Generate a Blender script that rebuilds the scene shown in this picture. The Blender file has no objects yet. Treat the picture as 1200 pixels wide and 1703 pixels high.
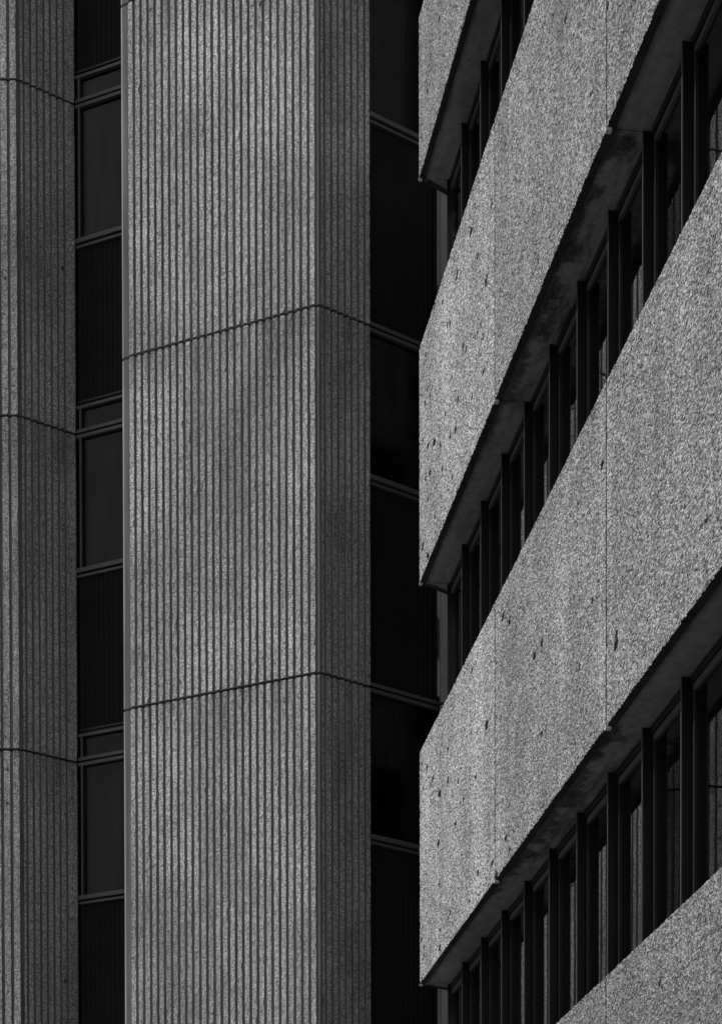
import bpy, math, random
import numpy as np
from mathutils import Matrix, Vector

random.seed(7)
rng = np.random.default_rng(7)
sc = bpy.context.scene
R = math.radians

# ------------------------------------------------------------------ camera
CAMZ = 1.6
F_PX, W_PX, H_PX = 3500.0, 1200.0, 1703.0
PITCH = math.atan(0.022)                     # a slight downward tilt, lifted by lens shift
ROLL = R(0.1)
CY = 2517.0 + F_PX * 0.022
cam_d = bpy.data.cameras.new("camera")
cam = bpy.data.objects.new("camera", cam_d)
sc.collection.objects.link(cam)
cam_d.sensor_fit = 'AUTO'
cam_d.sensor_width = 36.0
cam_d.lens = F_PX / H_PX * 36.0
cam_d.shift_y = (CY - H_PX / 2) / H_PX
cam_d.clip_start = 0.1
cam_d.clip_end = 2000
fw = Vector((0, math.cos(PITCH), -math.sin(PITCH)))
rt = Vector((1, 0, 0))
dn = fw.cross(rt)
rt2 = rt * math.cos(ROLL) + dn * math.sin(ROLL)
dn2 = -rt * math.sin(ROLL) + dn * math.cos(ROLL)
rot = Matrix((rt2, -dn2, -fw)).transposed()
cam.matrix_world = Matrix.Translation((0, 0, CAMZ)) @ rot.to_4x4()
sc.camera = cam

# ------------------------------------------------------------------ light
SUN_AZ = R(185.5)                            # direction towards the sun, from +X counter-clockwise
SUN_EL = R(42)
sun_dir = Vector((math.cos(SUN_AZ) * math.cos(SUN_EL), math.sin(SUN_AZ) * math.cos(SUN_EL), math.sin(SUN_EL)))
sd = bpy.data.lights.new("sun", 'SUN')
sd.energy = 4.0
sd.angle = R(0.6)
sd.color = (1.0, 1.0, 1.0)                   # the photograph is black and white
sun = bpy.data.objects.new("sun", sd)
sun.rotation_euler = sun_dir.to_track_quat('Z', 'Y').to_euler()
sun.location = (-20, -10, 40)
sc.collection.objects.link(sun)

world = bpy.data.worlds.new("World")
sc.world = world
world.use_nodes = True
wn = world.node_tree
wn.nodes.clear()
sky = wn.nodes.new("ShaderNodeTexSky")
sky.sky_type = 'NISHITA'
sky.sun_disc = False
sky.sun_elevation = SUN_EL
sky.sun_rotation = math.pi / 2 - SUN_AZ
bw = wn.nodes.new("ShaderNodeRGBToBW")
bg = wn.nodes.new("ShaderNodeBackground")
bg.inputs["Strength"].default_value = 0.145
wo = wn.nodes.new("ShaderNodeOutputWorld")
wn.links.new(sky.outputs[0], bw.inputs[0])
wn.links.new(bw.outputs[0], bg.inputs["Color"])
wn.links.new(bg.outputs[0], wo.inputs[0])

vs = sc.view_settings
vs.view_transform = 'Standard'
vs.look = 'None'
vs.exposure = 0.0
vs.gamma = 1.0
vs.use_curve_mapping = False

# ------------------------------------------------------------------ node helpers
class NT:
    def __init__(s, name):
        s.m = bpy.data.materials.new(name)
        s.m.use_nodes = True
        s.t = s.m.node_tree
        s.t.nodes.clear()
        s.out = s.t.nodes.new("ShaderNodeOutputMaterial")
    def n(s, typ, **kw):
        nd = s.t.nodes.new(typ)
        for k, v in kw.items():
            setattr(nd, k, v)
        return nd
    def link(s, a, b):
        s.t.links.new(a, b)
    def coords(s, scale, rot=(0, 0, 0)):
        tc = s.n("ShaderNodeTexCoord")
        mp = s.n("ShaderNodeMapping")
        mp.inputs["Scale"].default_value = scale
        mp.inputs["Rotation"].default_value = rot
        s.link(tc.outputs["Object"], mp.inputs["Vector"])
        return mp.outputs[0]
    def noise(s, vec, scale, detail=4, rough=.55):
        nd = s.n("ShaderNodeTexNoise")
        nd.inputs["Scale"].default_value = scale
        nd.inputs["Detail"].default_value = detail
        nd.inputs["Roughness"].default_value = rough
        s.link(vec, nd.inputs["Vector"])
        return nd.outputs["Fac"]
    def voro(s, vec, scale, out="Distance", feature='F1', rand=1.0):
        nd = s.n("ShaderNodeTexVoronoi")
        nd.feature = feature
        nd.inputs["Scale"].default_value = scale
        nd.inputs["Randomness"].default_value = rand
        s.link(vec, nd.inputs["Vector"])
        return nd.outputs[out]
    def math(s, op, a, b=None, c=None, clamp=False):
        nd = s.n("ShaderNodeMath", operation=op, use_clamp=clamp)
        for i, x in enumerate((a, b, c)):
            if x is None:
                continue
            if isinstance(x, (int, float)):
                nd.inputs[i].default_value = x
            else:
                s.link(x, nd.inputs[i])
        return nd.outputs[0]
    def rng(s, v, a, b, c, d, smooth=False):
        nd = s.n("ShaderNodeMapRange")
        if smooth:
            nd.interpolation_type = 'SMOOTHSTEP'
        s.link(v, nd.inputs[0])
        for i, x in enumerate((a, b, c, d)):
            nd.inputs[i + 1].default_value = x
        return nd.outputs[0]
    def sep(s, v):
        nd = s.n("ShaderNodeSeparateXYZ")
        s.link(v, nd.inputs[0])
        return nd.outputs
    def grey(s, v):
        nd = s.n("ShaderNodeCombineColor")
        for i in range(3):
            s.link(v, nd.inputs[i])
        return nd.outputs[0]
    def bump(s, h, dist, strength=1.0, prev=None):
        nd = s.n("ShaderNodeBump")
        nd.inputs["Strength"].default_value = strength
        nd.inputs["Distance"].default_value = dist
        s.link(h, nd.inputs["Height"])
        if prev is not None:
            s.link(prev, nd.inputs["Normal"])
        return nd.outputs[0]
    def bsdf(s, col, rough=.9, normal=None, spec=.3, metallic=0.0):
        b = s.n("ShaderNodeBsdfPrincipled")
        if isinstance(col, (int, float)):
            b.inputs["Base Color"].default_value = (col, col, col, 1)
        else:
            s.link(s.grey(col), b.inputs["Base Color"])
        if isinstance(rough, (int, float)):
            b.inputs["Roughness"].default_value = rough
        else:
            s.link(rough, b.inputs["Roughness"])
        b.inputs["Specular IOR Level"].default_value = spec
        b.inputs["Metallic"].default_value = metallic
        if normal is not None:
            s.link(normal, b.inputs["Normal"])
        s.link(b.outputs[0], s.out.inputs[0])
        return s.m

def pebble_concrete(name, base, tone=1.0):
    """exposed aggregate of the banded block: pale and dark chips of mixed size, rain streaks, lost pebbles"""
    t = NT(name)
    vec = t.coords((1, 1, 1))
    x = t.sep(vec)[0]
    fine = t.coords((74, 74, 112))
    chipc = t.sep(t.voro(fine, 1.0, "Color"))[0]
    chipd = t.voro(fine, 1.0, "Distance")
    chip2 = t.sep(t.voro(t.coords((120, 120, 175)), 1.0, "Color"))[1]
    bigv = t.coords((38, 38, 56))
    bigc = t.sep(t.voro(bigv, 1.0, "Color"))
    bigd = t.voro(bigv, 1.0, "Distance")
    big = t.math('MULTIPLY', t.math('GREATER_THAN', bigc[0], .55), t.math('LESS_THAN', bigd, .42))
    clump = t.noise(t.coords((9, 9, 22)), 1.0, 3)
    streak = t.noise(t.coords((2.6, 2.6, .16)), 1.0, 5, .62)
    thin = t.noise(t.coords((14, 14, .5)), 1.0, 3, .5)
    cloud = t.noise(vec, 1.1, 5, .6)
    a = t.math('MULTIPLY', t.rng(chipc, 0, 1, .24, 1.72), t.rng(chip2, 0, 1, .6, 1.4))
    a = t.math('MULTIPLY', a, t.rng(chipd, .25, .75, 1.1, .6))
    stone = t.rng(bigc[1], 0, 1, .4, 1.7)
    a = t.math('ADD', t.math('MULTIPLY', a, t.math('SUBTRACT', 1.0, big)), t.math('MULTIPLY', stone, big))
    a = t.math('MULTIPLY', a, t.rng(clump, .3, .7, .86, 1.14))
    a = t.math('MULTIPLY', a, t.rng(streak, .32, .68, .8, 1.14))
    a = t.math('MULTIPLY', a, t.rng(thin, .3, .7, .9, 1.07))
    a = t.math('MULTIPLY', a, t.rng(cloud, .33, .67, .78, 1.16))
    # lost pebbles: small irregular holes, thick towards the far end of the block
    few = t.rng(x, 1.0, 4.0, .72, .97)
    clus = t.rng(t.noise(t.coords((.9, .9, .8)), 1.0, 2), .35, .65, .09, -.07)
    few = t.math('ADD', few, clus)
    wob = t.math('MULTIPLY', t.math('SUBTRACT', t.noise(t.coords((30, 30, 60)), 1.0, 3, .7), .5), .5)
    hole = None
    for sc_, lo, hi in (((5.2, 5.2, 8.6), .1, .3), ((9.0, 9.0, 13.0), .1, .36)):
        pv = t.coords(sc_)
        pd = t.math('ADD', t.voro(pv, 1.0, "Distance"), wob)
        pr = t.sep(t.voro(pv, 1.0, "Color"))
        lim = t.math('MULTIPLY', t.math('GREATER_THAN', pr[0], few), t.rng(t.math('POWER', pr[1], 2.0), 0, 1, lo, hi))
        p = t.math('LESS_THAN', pd, lim)
        hole = p if hole is None else t.math('MAXIMUM', hole, p)
    a = t.math('MULTIPLY', a, t.math('SUBTRACT', 1.0, t.math('MULTIPLY', hole, .985)))  # shade inside the deep holes, painted as near-black colour
    col = t.math('MULTIPLY', a, base * tone, clamp=True)
    h = t.math('SUBTRACT', t.math('SUBTRACT', 1.0, chipd), t.math('MULTIPLY', hole, 1.5))
    nrm = t.bump(h, .008, .45)
    return t.bsdf(col, .85, nrm, .2)

def rib_concrete(name, base):
    """hammered rib tops: fine aggregate with a bright sparkle"""
    t = NT(name)
    fv = t.coords((115, 115, 105))
    c = t.sep(t.voro(fv, 1.0, "Color"))[0]
    d = t.voro(fv, 1.0, "Distance")
    c2 = t.noise(t.coords((40, 40, 36)), 1.0, 3)
    streak = t.noise(t.coords((9, 9, .35)), 1.0, 5, .6)
    cloud = t.noise(t.coords((1.0, 1.0, .7)), 1.0, 5, .6)
    oi = t.n("ShaderNodeObjectInfo").outputs['Random']
    a = t.math('MULTIPLY', t.rng(c, 0, 1, .3, 1.7), t.rng(d, .2, .8, 1.1, .55))
    a = t.math('MULTIPLY', a, t.rng(c2, .3, .7, .7, 1.25))
    a = t.math('MULTIPLY', a, t.rng(streak, .3, .7, .8, 1.15))
    a = t.math('MULTIPLY', a, t.rng(cloud, .33, .67, .62, 1.22))
    a = t.math('MULTIPLY', a, t.rng(oi, 0, 1, .9, 1.06))
    # dirt washed out of the joints runs down the ribs below them
    z = t.sep(t.coords((1, 1, 1)))[2]
    fr = t.math('FRACT', t.math('DIVIDE', t.math('ADD', z, .86), 3.6))
    run = t.math('MULTIPLY', t.rng(fr, .78, 1.0, 0, 1, True), t.rng(t.noise(t.coords((11, 11, .25)), 1.0, 3), .42, .6, 0, .34))
    a = t.math('MULTIPLY', a, t.math('SUBTRACT', 1.0, run))
    pv = t.coords((7, 7, 5))
    pr = t.sep(t.voro(pv, 1.0, "Color"))
    pd = t.math('ADD', t.voro(pv, 1.0, "Distance"), t.math('MULTIPLY', t.noise(t.coords((60, 60, 60)), 1.0, 2), .16))
    lim = t.math('MULTIPLY', t.math('GREATER_THAN', pr[0], .86), t.rng(pr[1], 0, 1, .1, .24))
    pit = t.math('LESS_THAN', pd, lim)
    a = t.math('MULTIPLY', a, t.math('SUBTRACT', 1.0, t.math('MULTIPLY', pit, .75)))
    col = t.math('MULTIPLY', a, base, clamp=True)
    h = t.math('ADD', t.math('SUBTRACT', 1.0, d), t.math('MULTIPLY', c2, 1.0))
    return t.bsdf(col, .9, t.bump(h, .010, .8), .2)

def smooth_concrete(name, base, var=.25, streaky=True):
    t = NT(name)
    s = t.noise(t.coords((22, 22, .8)) if streaky else t.coords((3, 3, 3)), 1.0, 5, .6)
    c = t.noise(t.coords((1.2, 1.2, .9)), 1.0, 5)
    g = t.noise(t.coords((130, 130, 130)), 1.0, 2)
    a = t.math('MULTIPLY', t.rng(s, .3, .7, 1 - var, 1 + var), t.rng(c, .3, .7, .85, 1.12))
    a = t.math('MULTIPLY', a, t.rng(g, .3, .7, .88, 1.1))
    return t.bsdf(t.math('MULTIPLY', a, base, clamp=True), .9, t.bump(g, .002, .5), .2)

def soffit_concrete(name, base):
    """board-cast soffit; damp stains creep in from the drip edge (local y = distance behind the face)"""
    t = NT(name)
    tc = t.coords((1, 1, 1))
    xyz = t.sep(tc)
    n1 = t.noise(t.coords((1.5, 7, 1)), 1.0, 5, .65)
    n2 = t.noise(t.coords((4.0, 2.0, 1)), 1.0, 4, .6)
    n3 = t.noise(t.coords((.5, .5, .5)), 1.0, 2)
    panel = t.math('MULTIPLY', t.rng(xyz[0], 2.4, 3.6, .15, 1), t.rng(xyz[0], 6.25, 6.35, 1, .12))
    wet = t.math('MULTIPLY', t.rng(n2, .38, .75, 0, .2), panel)
    # soft-edged damp creeping in from the drip edge, then fainter tide marks further in
    near = t.rng(t.math('SUBTRACT', xyz[1], t.math('ADD', wet, .06)), -.03, .035, 1, 0, True)
    tide = t.noise(t.coords((3.0, 9.0, 1)), 1.0, 6, .7)
    ring = t.math('ABSOLUTE', t.math('SUBTRACT', tide, .5))
    ring = t.math('MULTIPLY', t.rng(ring, 0, .03, 1, 0, True), .25)
    blot = t.math('MULTIPLY', t.rng(n1, .44, .62, 0, .7, True), t.math('ADD', t.math('MULTIPLY', panel, .8), .15))
    a = t.math('MULTIPLY', t.math('SUBTRACT', 1.0, t.math('MULTIPLY', near, .7)), t.math('SUBTRACT', 1.0, blot))
    a = t.math('ADD', a, t.math('MULTIPLY', ring, panel))
    a = t.math('MULTIPLY', a, t.rng(t.noise(tc, 14, 5), .3, .7, .8, 1.2))
    return t.bsdf(t.math('MULTIPLY', a, base), .9, None, .2)

def plain(name, c, rough=.5, metallic=0.0, spec=.5, var=.15):
    t = NT(name)
    v = t.noise(t.coords((3, 3, 2)), 1.0, 4)
    return t.bsdf(t.math('MULTIPLY', t.rng(v, .3, .7, 1 - var, 1 + var), c), rough, None, spec, metallic)

def glass(name, tint, refl=1.0, ior=1.6, rough=0.0, wav=.0015):
    t = NT(name)
    fr = t.n("ShaderNodeFresnel")
    fr.inputs["IOR"].default_value = ior
    gl = t.n("ShaderNodeBsdfGlossy")
    gl.inputs["Roughness"].default_value = rough
    gl.inputs["Color"].default_value = (refl, refl, refl, 1)
    tr = t.n("ShaderNodeBsdfTransparent")
    d = t.noise(t.coords((9, 9, 1.2)), 1.0, 4)
    tv = t.grey(t.rng(d, .3, .7, tint * .85, tint * 1.15))
    t.link(tv, tr.inputs["Color"])
    b = t.bump(t.noise(t.coords((1.2, 1.2, .8)), 1.0, 1), wav, .3)
    t.link(b, gl.inputs["Normal"])
    mx = t.n("ShaderNodeMixShader")
    t.link(fr.outputs[0], mx.inputs[0])
    t.link(tr.outputs[0], mx.inputs[1])
    t.link(gl.outputs[0], mx.inputs[2])
    t.link(mx.outputs[0], t.out.inputs[0])
    return t.m

M = {
    'pebble': pebble_concrete("pebbled_concrete", .25),
    'pebble_dark': pebble_concrete("pebbled_concrete_dimmed", .25, .74),  # lowest band: the weaker light there is put into the colour
    'pebble_light': pebble_concrete("pebbled_concrete_pale", .25, 1.32),
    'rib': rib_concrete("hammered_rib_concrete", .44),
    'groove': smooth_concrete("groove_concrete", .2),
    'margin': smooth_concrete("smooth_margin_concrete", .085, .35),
    'arris': smooth_concrete("lit_arris_concrete", .17, .35),  # paler than the margin: light catching the chamfer, put into its colour
    'back': smooth_concrete("plain_concrete", .2, .15, False),
    'soffit': soffit_concrete("soffit_concrete", .165),
    'drip': plain("stained_drip_edge", .022, .9, 0, .2, .4),
    'seal': plain("joint_sealant", .4, .7, 0, .3),
    'jointdark': plain("joint_shadow_filler", .03, .9, 0, .1),
    'metal': plain("dark_bronze_frame", .007, .4, 0, .25),
    'frame': plain("dark_frame_metal", .035, .5, 0, .3),
    'alu': plain("dull_frame_metal", .058, .5, 0, .4),
    'glass': glass("ribbon_glass", .68, 1.0, 1.75),
    'glass_c': glass("corner_glass", .97, 1.0, 1.3),
    'glass_t': glass("tower_glass", .4, 1.0, 1.22, .12),
    'spandrel': plain("black_spandrel_panel", .012, .6, 0, .04),
    'blind': plain("grey_blind_fabric", .22, .9, 0, .1, .3),
    'inside': plain("dark_interior", .05, .9, 0, .1),
    'roof': plain("roof_gravel", .15, .95, 0, .1, .4),
}

# ------------------------------------------------------------------ mesh helpers
class MB:
    def __init__(s):
        s.v, s.f, s.mi, s.mats = [], [], [], []
    def mid(s, m):
        if m not in s.mats:
            s.mats.append(m)
        return s.mats.index(m)
    def prism(s, poly, z0, z1, m, mtop=None, mbot=None, msides=None):
        """poly counter-clockwise in plan"""
        n = len(poly)
        b = len(s.v)
        s.v += [(p[0], p[1], z0) for p in poly] + [(p[0], p[1], z1) for p in poly]
        s.f.append([b + i for i in reversed(range(n))]); s.mi.append(s.mid(mbot or m))
        s.f.append([b + n + i for i in range(n)]); s.mi.append(s.mid(mtop or m))
        for i in range(n):
            j = (i + 1) % n
            s.f.append([b + i, b + j, b + n + j, b + n + i])
            s.mi.append(s.mid(msides[i] if msides and msides[i] else m))
        return s
    def box(s, x0, x1, y0, y1, z0, z1, m, **k):
        return s.prism([(x0, y0), (x1, y0), (x1, y1), (x0, y1)], z0, z1, m, **k)
    def obox(s, o, d, n, t0, t1, a, b, z0, z1, m, **k):
        """box along direction d from o, between offsets a..b along n"""
        P = [o + d * t0 + n * a, o + d * t1 + n * a, o + d * t1 + n * b, o + d * t0 + n * b]
        ar = sum(P[i].x * P[(i + 1) % 4].y - P[(i + 1) % 4].x * P[i].y for i in range(4))
        if ar < 0:
            P.reverse()
        return s.prism([(p.x, p.y) for p in P], z0, z1, m, **k)
    def build(s, name, parent=None, off=(0, 0, 0), bevel=0):
        me = bpy.data.meshes.new(name)
        me.from_pydata([(a - off[0], b - off[1], c - off[2]) for a, b, c in s.v], [], s.f)
        for m in s.mats:
            me.materials.append(M[m])
        me.polygons.foreach_set('material_index', s.mi)
        me.update()
        o = bpy.data.objects.new(name, me)
        sc.collection.objects.link(o)
        if parent is not None:
            o.parent = parent
        if bevel:
            b = o.modifiers.new("bevel", 'BEVEL')
            b.width = bevel
            b.segments = 1
        return o

def empty(name, loc, rz, label, cat):
    o = bpy.data.objects.new(name, None)
    sc.collection.objects.link(o)
    o.location = loc
    o.rotation_euler = (0, 0, rz)
    o['label'] = label
    o['category'] = cat
    return o

V2 = lambda x, y: Vector((x, y))
def D(a):
    return V2(math.sin(R(a)), math.cos(R(a)))

# ------------------------------------------------------------------ ground
g = MB().box(-300, 300, -300, 300, -.4, 0, 'roof')
M['paving'] = plain("paving", .15, .9, 0, .2, .3)
g.mats = ['paving']
go = g.build('ground')
go['kind'] = 'structure'

# ================================================================== banded block
# local frame: x = along the front towards the street end, y = behind the face, z up
P0 = V2(.5423, 19.1998)
s_dir = V2(.15204921, -.98837292)
block = empty('office_block', (P0.x, P0.y, 0), math.atan2(s_dir.y, s_dir.x),
              'pale pebbled concrete office block with horizontal bands and dark ribbon windows', 'building')
PAN, MOD = 3.155, 3.155 / 4
NP = 5
LEN = PAN * NP
ED = V2(-.553, .833).normalized()            # end wall direction
EN = V2(ED.y, -ED.x)                         # end wall, towards the inside
BOT = [2.8, 6.4, 10.0, 13.6]
TOP = [4.887, 8.487, 12.087, 15.02]
G = .013

def end_pt(d, off=0.0):
    """point on the end line at depth d behind the face"""
    t = d / ED.y
    p = ED * t + EN * off
    return p

def rough_panel(name, x0, x1, z0, z1, thick, mat, first):
    """front skin with the pebbles' own relief; edges stay straight to a few millimetres"""
    fine = x0 < 9.4
    nx = max(2, int((x1 - x0) / (.015 if fine else .2)))
    nz = max(2, int((z1 - z0) / (.0095 if fine else .1)))
    X, Zg = np.meshgrid(np.linspace(x0, x1, nx + 1), np.linspace(z0, z1, nz + 1))
    Y = rng.uniform(-.0042, .0036, X.shape)
    Zj = Zg.copy(); Xj = X.copy()
    Zj[1:-1, 1:-1] += rng.uniform(-.003, .003, Zj[1:-1, 1:-1].shape)
    Xj[1:-1, 1:-1] += rng.uniform(-.005, .005, Xj[1:-1, 1:-1].shape)
    # worn arrises
    Zj[0] += rng.uniform(0, .005, nx + 1) + (rng.random(nx + 1) < .05) * rng.uniform(.004, .016, nx + 1); Zj[-1] -= rng.uniform(0, .007, nx + 1)
    Y[0] += .002; Y[-1] += .003
    Y[:, 0] = np.abs(Y[:, 0]); Y[:, -1] = np.abs(Y[:, -1])
    b = MB()
    b.mid(mat); b.mid('drip'); b.mid('back')
    idx = np.arange((nx + 1) * (nz + 1)).reshape(nz + 1, nx + 1)
    b.v = [tuple(p) for p in np.stack([Xj.ravel(), Y.ravel(), Zj.ravel()], 1).tolist()]
    q = np.stack([idx[:-1, :-1], idx[:-1, 1:], idx[1:, 1:], idx[1:, :-1]], -1).reshape(-1, 4)
    b.f = q.tolist()
    b.mi = [0] * len(b.f)
    # rim to the back
    def back(k):
        x, y, z = b.v[k]
        sx = x
        if first and abs(x - x0) < 1e-6:
            sx = x0 + ED.x / ED.y * thick
        b.v.append((sx, thick, z))
        return len(b.v) - 1
    def strip(keys, m):
        bk = [back(k) for k in keys]
        for i in range(len(keys) - 1):
            b.f.append([keys[i + 1], keys[i], bk[i], bk[i + 1]]); b.mi.append(b.mid(m))
        return bk
    strip(idx[0].tolist(), 'drip')
    strip(idx[-1][::-1].tolist(), mat)
    strip(idx[:, 0][::-1].tolist(), 'back')
    strip(idx[:, -1].tolist(), 'back')
    return b.build(name, block)

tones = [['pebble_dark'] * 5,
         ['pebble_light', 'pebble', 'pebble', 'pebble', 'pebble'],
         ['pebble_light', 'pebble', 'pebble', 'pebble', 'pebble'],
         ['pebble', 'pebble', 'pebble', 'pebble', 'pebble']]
for li, (zb, zt) in enumerate(zip(BOT, TOP)):
    for k in range(NP):
        x0 = k * PAN + (G if k else 0)
        x1 = (k + 1) * PAN - G
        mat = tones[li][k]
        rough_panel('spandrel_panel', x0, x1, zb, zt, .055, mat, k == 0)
        # mastic joint between this panel and the next, hanging a little below the edge
        if k < NP - 1:
            xj = (k + 1) * PAN
            jb = MB().box(xj - G + .001, xj + G - .001, .02, .05, zb - .004, zt - .004, 'jointdark')
            jo = jb.build('joint_filler', block)
            nb = MB().prism([(xj - .022, -.004), (xj + .02, -.007), (xj + .024, .03), (xj - .018, .034)], zb - .016, zb - .002, 'seal')
            nb.build('sealant_end', jo)
    nb = MB().prism([(-.004, -.003), (.022, -.006), (.02, .026), (-.008, .024)], zb - .018, zb - .003, 'seal')
    nb.build('sealant_end', block)
    # end wall spandrel panel
    e0 = end_pt(.0555)
    o = V2(e0.x, e0.y)
    pm = MB().prism([(o.x, o.y), ((o + EN * .055).x, (o + EN * .055).y), ((o + ED * 4.2 + EN * .055).x, (o + ED * 4.2 + EN * .055).y), ((o + ED * 4.2).x, (o + ED * 4.2).y)], zb, zt, 'pebble', mbot='drip')
    pm.build('end_spandrel_panel', block)
    # soffit panels, mitred at the corner
    for k in range(NP):
        x0 = k * PAN + (.004 if k else 0)
        x1 = (k + 1) * PAN - .004
        a, c = .057, 1.3
        if k == 0:
            # front piece stops at the mitre running to the inner glass corner
            poly = [(.03, a), (x1, a), (x1, c), (.023, c), (.023, .282)]
        else:
            poly = [(x0, a), (x1, a), (x1, c), (x0, c)]
        MB().prism(poly, zb + .006, zb + .05, 'soffit').build('soffit_panel', block)
    i0 = V2(.023, .282)
    o = V2(e0.x, e0.y) + EN * .06
    poly = [(.026, .062), (.018, .282), (.018, 1.3), tuple(i0 + ED * 4.2), tuple(o + ED * 4.2), tuple(o)]
    MB().prism(poly, zb + .003, zb + .047, 'soffit').build('soffit_panel', block)
    # floor slab behind
    far = ED * 4.1 + EN * .2
    poly = [(.15, .08), (LEN, .08), (LEN, 9), (far.x, 9), (far.x, far.y)]
    MB().prism(poly, zb + .06, zb + .35, 'inside').build('floor_slab', block)

# roof deck behind the parapet
far = ED * 4.0 + EN * .2
MB().prism([(.15, .08), (LEN, .08), (LEN, 9), (far.x, 9), (far.x, far.y)], 14.4, 14.6, 'roof').build('roof', block)

# window rows: one window to a module, a mullion between each
rows = [(TOP[0], BOT[1]), (TOP[1], BOT[2]), (TOP[2], BOT[3]), (0.25, BOT[0])]
NM = int(NP * 4)
proto = {}
def copy_part(o, parent, dx):
    c = o.copy()
    sc.collection.objects.link(c)
    c.parent = parent
    c.location.x += dx
    return c

for zi, (z0, z1) in enumerate(rows):
    z0i = z0 - .03
    # first window of the row
    def make_window(x0, x1, gm='glass'):
        b = MB()
        b.box(x0, x1, .272, .33, z1 - .045, z1 + .004, 'metal')
        b.box(x0, x1, .285, .33, z1 - .09, z1 - .048, 'frame')
        b.box(x0, x1, .272, .33, z0i, z0i + .06, 'metal')
        b.box(x0 + .002, x0 + (.02 if gm == 'glass' else .006), .288, .33, z0i + .061, z1 - .091, 'metal')
        b.box(x1 - .02, x1 - .002, .288, .33, z0i + .061, z1 - .091, 'metal')
        w = b.build('window', block)
        p = MB().box(x0 + (.0205 if gm == 'glass' else .0065), x1 - .0205, .304, .310, z0i + .0612, z1 - .0912, gm).build('glass_pane', w)
        return w, p
    def make_mullion(x0):
        b = MB()
        b.box(x0, x0 + .015, .226, .232, z0i, z1 + .003, 'frame')  # lighter than the fin: the sunlit front edge, put into the colour
        b.box(x0 + .0008, x0 + .0145, .2321, .34, z0i, z1 + .002, 'metal')
        b.box(x0 + .0155, x0 + .024, .297, .34, z0i, z1 - .002, 'alu')
        b.box(x0 + .0245, x0 + .05, .315, .34, z0i, z1 - .003, 'metal')
        return b.build('mullion', block)
    make_window(.03, MOD - .001, 'glass_c')
    w, p = make_window(MOD + .051, 2 * MOD - .001)
    mu = make_mullion(MOD)
    for i in range(2, NM):
        dx = (i - 1) * MOD
        w2 = copy_part(w, block, dx)
        p2 = copy_part(p, w2, 0)
        copy_part(mu, block, dx)
    # corner post and end windows
    b = MB()
    b.prism([(.0, .262), (.028, .252), (.028, .33), (.006, .33)], z0i, z1 + .0035, 'metal')
    b.build('corner_post', block)
    i0 = V2(.023, .282)
    for j in range(3):
        t0, t1 = j * MOD + .05, (j + 1) * MOD
        b = MB()
        b.obox(i0, ED, EN, t0, t1 - .055, 0, .05, z1 - .09, z1 + .002, 'metal')
        b.obox(i0, ED, EN, t0, t1 - .055, 0, .05, z0i, z0i + .06, 'metal')
        w = b.build('end_window', block)
        MB().obox(i0, ED, EN, t0 + .001, t1 - .056, .02, .026, z0i + .061, z1 - .091, 'glass_c').build('glass_pane', w)
        MB().obox(i0, ED, EN, t1 - .054, t1 - .001, -.05, .06, z0i, z1 + .0025, 'metal').build('mullion', block)
    # sill board on the parapet of the storey below
    if z0 > 1:
        MB().box(.06, LEN, .062, .40, z0 - .06, z0 - .031, 'metal').build('sill', block)
    # interior partition and core wall
    zc = z1
    MB().box(MOD + .012, MOD + .04, .36, 3.2, z0 - .3, zc + .003, 'inside').build('partition', block)
    MB().box(MOD + .041, LEN, 3.0, 3.2, z0 - .3, zc + .002, 'inside').build('core_wall', block)

# ================================================================== ribbed tower
TB = V2(-.3988, 21.0526)                     # nose of the corner pier
tower = empty('ribbed_tower', (TB.x, TB.y, 0), 0,
              'grey ribbed concrete tower with folded piers and tall dark window strips', 'building')
OFF = (TB.x, TB.y, 0)
FD = -D(115.2)                               # along the pier front, away from the nose
FNn = V2(-FD.y, FD.x)
FN = FNn if FNn.y < 0 else -FNn              # outward
SD = D(54.0)
SN = V2(SD.y, -SD.x)                         # outward
JOINTS = [0.0, 2.74, 6.34, 9.94, 13.54, 17.14, 20.74]
JG = .014

def rib_run(start, length, pitch, top, depth, w=.3, end_flat=0.0, lead=0.0):
    """profile along a face as (t, depth, material of the piece that ENDS here)"""
    out = []
    t = start
    wall = (pitch - top) * w
    while t + pitch <= length - end_flat + 1e-6:
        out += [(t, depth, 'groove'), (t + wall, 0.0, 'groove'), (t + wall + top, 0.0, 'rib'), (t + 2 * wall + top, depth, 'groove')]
        t += pitch
    return out

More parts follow.
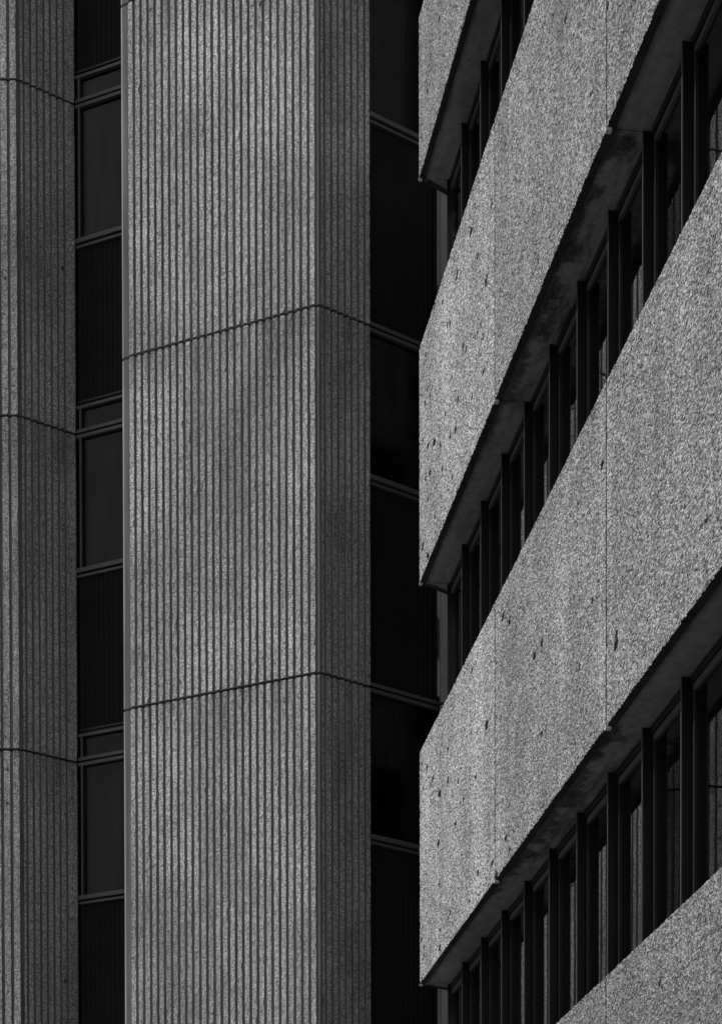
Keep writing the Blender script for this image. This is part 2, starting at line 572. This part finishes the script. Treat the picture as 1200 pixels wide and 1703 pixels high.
def fluted_panel(name, pts, mats, back, z0, z1, jit=.0017):
    """vertical extrusion of a plan polyline (pts, left to right seen from outside), closed by back points;
    the arrises of the ribs wander by a few millimetres"""
    n = len(pts)
    nz = max(2, int((z1 - z0) / .035))
    zs = np.linspace(z0, z1, nz + 1)
    P = np.array([[p.x, p.y] for p in pts])
    T = np.gradient(P, axis=0)
    T /= np.linalg.norm(T, axis=1)[:, None] + 1e-9
    b = MB()
    for m in ('rib', 'groove', 'margin', 'back', 'arris'):
        b.mid(m)
    J = rng.normal(0, jit, (nz + 1, n)) * np.array([1.0 if m == 'rib' or (i + 1 < n and mats[min(i, n - 2)] == 'rib') or (i > 0 and mats[i - 1] == 'rib') else .15 for i, m in enumerate(list(mats) + ['x'])])[None, :]
    # knocks and spalls along the arrises, thicker beside the joints
    ribv = np.array([i > 0 and i < n - 1 and ('rib' in (mats[i - 1], mats[i])) for i in range(n)])
    sgn = np.array([1.0 if i < n - 1 and mats[i] == 'rib' else -1.0 for i in range(n)])
    chip = (rng.random((nz + 1, n)) < .009) * rng.uniform(.004, .013, (nz + 1, n))
    for e in (0, nz):
        chip[e] += (rng.random(n) < .5) * rng.uniform(.002, .012, n)
    chip[1:-1] = np.maximum(chip[1:-1], .55 * np.maximum(chip[:-2], chip[2:]) * (rng.random((nz - 1, n)) < .6))
    J += chip * ribv[None, :] * sgn[None, :]
    J += rng.normal(0, .0012)
    for k, z in enumerate(zs):
        Q = P + T * J[k][:, None]
        b.v += [(float(a), float(c), float(z)) for a, c in Q]
    for k in range(nz):
        for i in range(n - 1):
            a = k * n + i
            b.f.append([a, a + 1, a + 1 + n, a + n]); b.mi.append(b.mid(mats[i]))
    # back and caps
    nb = len(back)
    bi = len(b.v)
    for z in (z0, z1):
        b.v += [(p.x, p.y, float(z)) for p in back]
    top0 = nz * n
    # side closers: last pt -> back[0] ... back[-1] -> first pt
    col_last = [k * n + n - 1 for k in range(nz + 1)]
    col_first = [k * n for k in range(nz + 1)]
    b.f.append(col_last[::-1][::-1] and ([bi] + [bi + nb] + col_last[::-1])[::-1]); b.mi.append(b.mid('margin'))
    for j in range(nb - 1):
        b.f.append([bi + j, bi + j + 1, bi + nb + j + 1, bi + nb + j]); b.mi.append(b.mid('back'))
    b.f.append([bi + nb - 1] + col_first + [bi + 2 * nb - 1]); b.mi.append(b.mid('margin'))
    b.f.append([i for i in reversed(range(n))] + [bi + j for j in reversed(range(nb))]); b.mi.append(b.mid('groove'))
    b.f.append([top0 + i for i in range(n)] + [bi + nb + j for j in range(nb)]); b.mi.append(b.mid('groove'))
    return b.build(name, tower, OFF)

PITCH_R, RTOP, RDEP = .0842, .050, .025

def corner_pier(nose, fd, fn, sd_, sn, flen, slen, pitch, top, depth, n_f, n_s, core_back, pf=.0832, tf=.05, nose_gap=.043, edge='margin'):
    """front face runs from its left edge to the nose, then the side face runs back to the window strip"""
    pts, mats = [], []
    def add(p, m=None):
        if pts:
            mats.append(m)
        pts.append(p)
    # left return chamfer, then a smooth margin on the front face
    add(nose + fd * (flen + .035) - fn * .09)
    add(nose + fd * (flen + .022) - fn * .035, 'arris')
    add(nose + fd * flen - fn * depth * .9, 'arris')
    first = nose_gap + (n_f - 1) * pf + tf      # left edge of the outermost rib, measured from the nose
    wall = (pf - tf) * .28
    add(nose + fd * (first + wall) - fn * depth * .9, edge)
    for i in range(n_f):
        l = first - i * pf
        add(nose + fd * l, 'groove')
        add(nose + fd * (l - tf), 'rib')
        add(nose + fd * (l - tf - wall) - fn * depth, 'groove')
        if i < n_f - 1:
            add(nose + fd * (l - pf + wall) - fn * depth, 'groove')
    # rounded smooth nose
    add(nose + fd * min(.02, nose_gap * .25) - fn * depth * .7, 'groove')
    add(nose - (fn + sn).normalized() * .012 + sd_ * .012, 'margin')
    add(nose + sd_ * .033 - sn * depth * .15, 'margin')
    s0 = .036
    add(nose + sd_ * s0, 'margin')
    add(nose + sd_ * (s0 + .026), 'rib')
    t = s0 + .026
    gap = pitch - top
    for i in range(n_s):
        wl = gap * .28
        add(nose + sd_ * (t + wl) - sn * depth, 'groove')
        add(nose + sd_ * (t + gap - wl) - sn * depth, 'groove')
        add(nose + sd_ * (t + gap), 'groove')
        rt_ = top if i < n_s - 1 else slen - (t + gap)
        add(nose + sd_ * (t + gap + rt_), 'rib')
        t += pitch
    end = nose + sd_ * slen
    left = nose + fd * (flen + .035) - fn * .09
    back = [end - sn * .2, left - fn * .2] if core_back is None else core_back
    for z0, z1 in zip(JOINTS[:-1], JOINTS[1:]):
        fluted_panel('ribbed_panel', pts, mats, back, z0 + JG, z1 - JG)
    return pts

# main corner pier (front + side)
flen, slen = 2.255, .628
n_f = 26
main_core_back = [TB + SD * slen - SN * .25 , TB + SD * .5 - SN * .7, TB + FD * 2.2 - FN * .5]
corner_pier(TB, FD, FN, SD, SN, flen, slen, .0815, .050, RDEP, n_f, 7, main_core_back)

# dark filler behind the joints
def core(poly, name='pier_core'):
    MB().prism(poly, 0, 20.8, 'jointdark').build(name, tower, OFF)
c = lambda p: (p.x, p.y)
core([c(TB + FD * 2.22 - FN * .06), c(TB - FN * .05 - SN * .05), c(TB + SD * (slen - .02) - SN * .05), c(TB + SD * (slen - .02) - SN * .3), c(TB + FD * 2.2 - FN * .45)])

# window strips ---------------------------------------------------------------
def strip_window(o, d, n, t0, t1, zj, small, jamb):
    """one storey of a strip: spandrel with shallow folds below, window above; small = low lite at the foot"""
    n = -n  # inward
    zs = zj + .32 if small else zj + .045
    zw0, zw1 = zj + 2.10, zj + 3.56
    b = MB()
    fr = .03
    # rails: three thin lips with dark gaps
    b.obox(o, d, n, t0, t1, .02, .1, zj - .035, zj - .002, 'alu')
    b.obox(o, d, n, t0, t1, .05, .1, zj - .002, zj + .022, 'metal')
    b.obox(o, d, n, t0, t1, .02, .1, zj + .022, zj + .058, 'alu')
    b.obox(o, d, n, t0, t1, .02, .1, zw0 - .062, zw0 - .036, 'alu')
    b.obox(o, d, n, t0, t1, .05, .1, zw0 - .036, zw0 - .016, 'metal')
    b.obox(o, d, n, t0, t1, .0, .1, zw0 - .016, zw0 + .03, 'alu')
    if small:
        b.obox(o, d, n, t0, t1, .02, .1, zj + .285, zj + .315, 'alu')
        b.obox(o, d, n, t0, t1, .05, .1, zj + .315, zj + .345, 'metal')
        b.obox(o, d, n, t0, t1, .03, .1, zj + .345, zj + .37, 'metal')
        b.obox(o, d, n, t0 + jamb, t0 + jamb + .02, .025, .1, zj + .059, zj + .284, 'alu')
    b.obox(o, d, n, t0 + jamb, t0 + jamb + .022, .025, .1, zw0 + .031, zw1 + .004, 'alu')
    b.obox(o, d, n, t0 - .03, t0 + jamb, .06, .1, zj + .059, zw1 + .004, 'metal')
    w = b.build('strip_window', tower, OFF)
    MB().obox(o, d, n, t0 + jamb + .0225, t1, .06, .068, zw0 + .0305, zw1 + .004, 'glass_t').build('glass_pane', w, OFF)
    bl = MB()
    t = t0 + jamb + .03
    while t < t1 - .06:
        a = o + d * t + n * .16
        q = d * .052 + n * .014
        bl.prism([c(a), c(a + q), c(a + q + n * .003), c(a + n * .003)][::(1 if d.x * n.y - d.y * n.x > 0 else -1)], zw0 + .02, zw1 - .03, 'blind')
        t += .058
    bl.build('vertical_blind', w, OFF)
    if small:
        MB().obox(o, d, n, t0 + jamb + .0205, t1, .06, .068, zj + .0585, zj + .2845, 'glass_t').build('low_pane', w, OFF)
    # folded spandrel sheet
    zb_, zt_ = (zj + .371 if small else zj + .0585), zw0 - .0625
    pts = []
    t = t0 + jamb
    k = 0
    while t < t1:
        pts += [(t, .055), (t + .028, .055), (t + .034, .061), (t + .058, .061)]
        t += .064
    front = [o + d * a + n * q for a, q in pts if a <= t1]
    back = [o + d * pts[-1][0] + n * .1, o + d * (t0 + jamb) + n * .1]
    poly = [c(p) for p in front + back]
    ar = sum(poly[i][0] * poly[(i + 1) % len(poly)][1] - poly[(i + 1) % len(poly)][0] * poly[i][1] for i in range(len(poly)))
    if ar < 0:
        poly.reverse()
    MB().prism(poly, zb_, zt_, 'spandrel').build('spandrel_sheet', w, OFF)
    return w

def strip_backing(o, d, n, t0, t1):
    MB().obox(o, d, -n, t0, t1, .5, .6, 0, 20.8, 'inside').build('strip_back_wall', tower, OFF)
    for zj in JOINTS[1:-1]:
        MB().obox(o, d, -n, t0, t1, .11, .499, zj - .1, zj + .15, 'inside').build('strip_floor', tower, OFF)

# right strip: continues the side face of the main pier, a hand's width deeper
E1 = TB + SD * slen
for zj in JOINTS[1:-1]:
    strip_window(E1, SD, SN, -.02, .90, zj, False, 0.0)
strip_backing(E1, SD, SN, -.15, 1.2)

# left pier: frontal face and a side face parallel to the main pier's
L = V2(-3.6912, 23.1471)
lslen = .69
LFD = V2(-1, 0)
LFN = V2(0, -1)
corner_pts = corner_pier(L, LFD, LFN, SD, SN, 2.0, lslen, .0815, .050, RDEP, 18, 7,
                         [L + SD * lslen - SN * .25, L + V2(-1.9, .8)], .1005, .066, .015)
core([c(L + V2(-1.95, .06)), c(L - LFN * .05 - SN * .05), c(L + SD * (lslen - .02) - SN * .05), c(L + SD * (lslen - .02) - SN * .3), c(L + V2(-1.9, .75))])

# left strip: parallel to the main pier's front, far back in the fold
E2 = L + SD * lslen
for zj in JOINTS[1:-1]:
    strip_window(E2, -FD, FN, .0, 1.35, zj, True, .035)
strip_backing(E2, -FD, FN, -.2, 1.5)

# next corner pier to the right, mostly behind the office block
NL = E1 + SD * .905                           # where the strip ends, its left edge
n_flen = 1.45
NN = NL - FD * (n_flen + .035) + FN * .10
corner_pier(NN, FD, FN, SD, SN, n_flen, .628, .0815, .050, RDEP, 16, 7,
            [NN + SD * .628 - SN * .25, NN + SD * .4 - SN * .7, NN + FD * 1.4 - FN * .5], edge='back')
core([c(NN + FD * 1.42 - FN * .06), c(NN - FN * .05 - SN * .05), c(NN + SD * .6 - SN * .05), c(NN + SD * .6 - SN * .3), c(NN + FD * 1.4 - FN * .45)])

# tower body behind the piers and a flat roof
body = [c(L + V2(-1.8, 1.6)), c(L + V2(.9, 1.9)), c(TB + V2(-1.2, 2.2)), c(TB + V2(.5, 2.4)), c(NN + V2(1.0, 1.6)), c(NN + V2(3, 8)), c(L + V2(-2, 8))]
MB().prism(body, 0, 20.7, 'back').build('tower_body', tower, OFF)
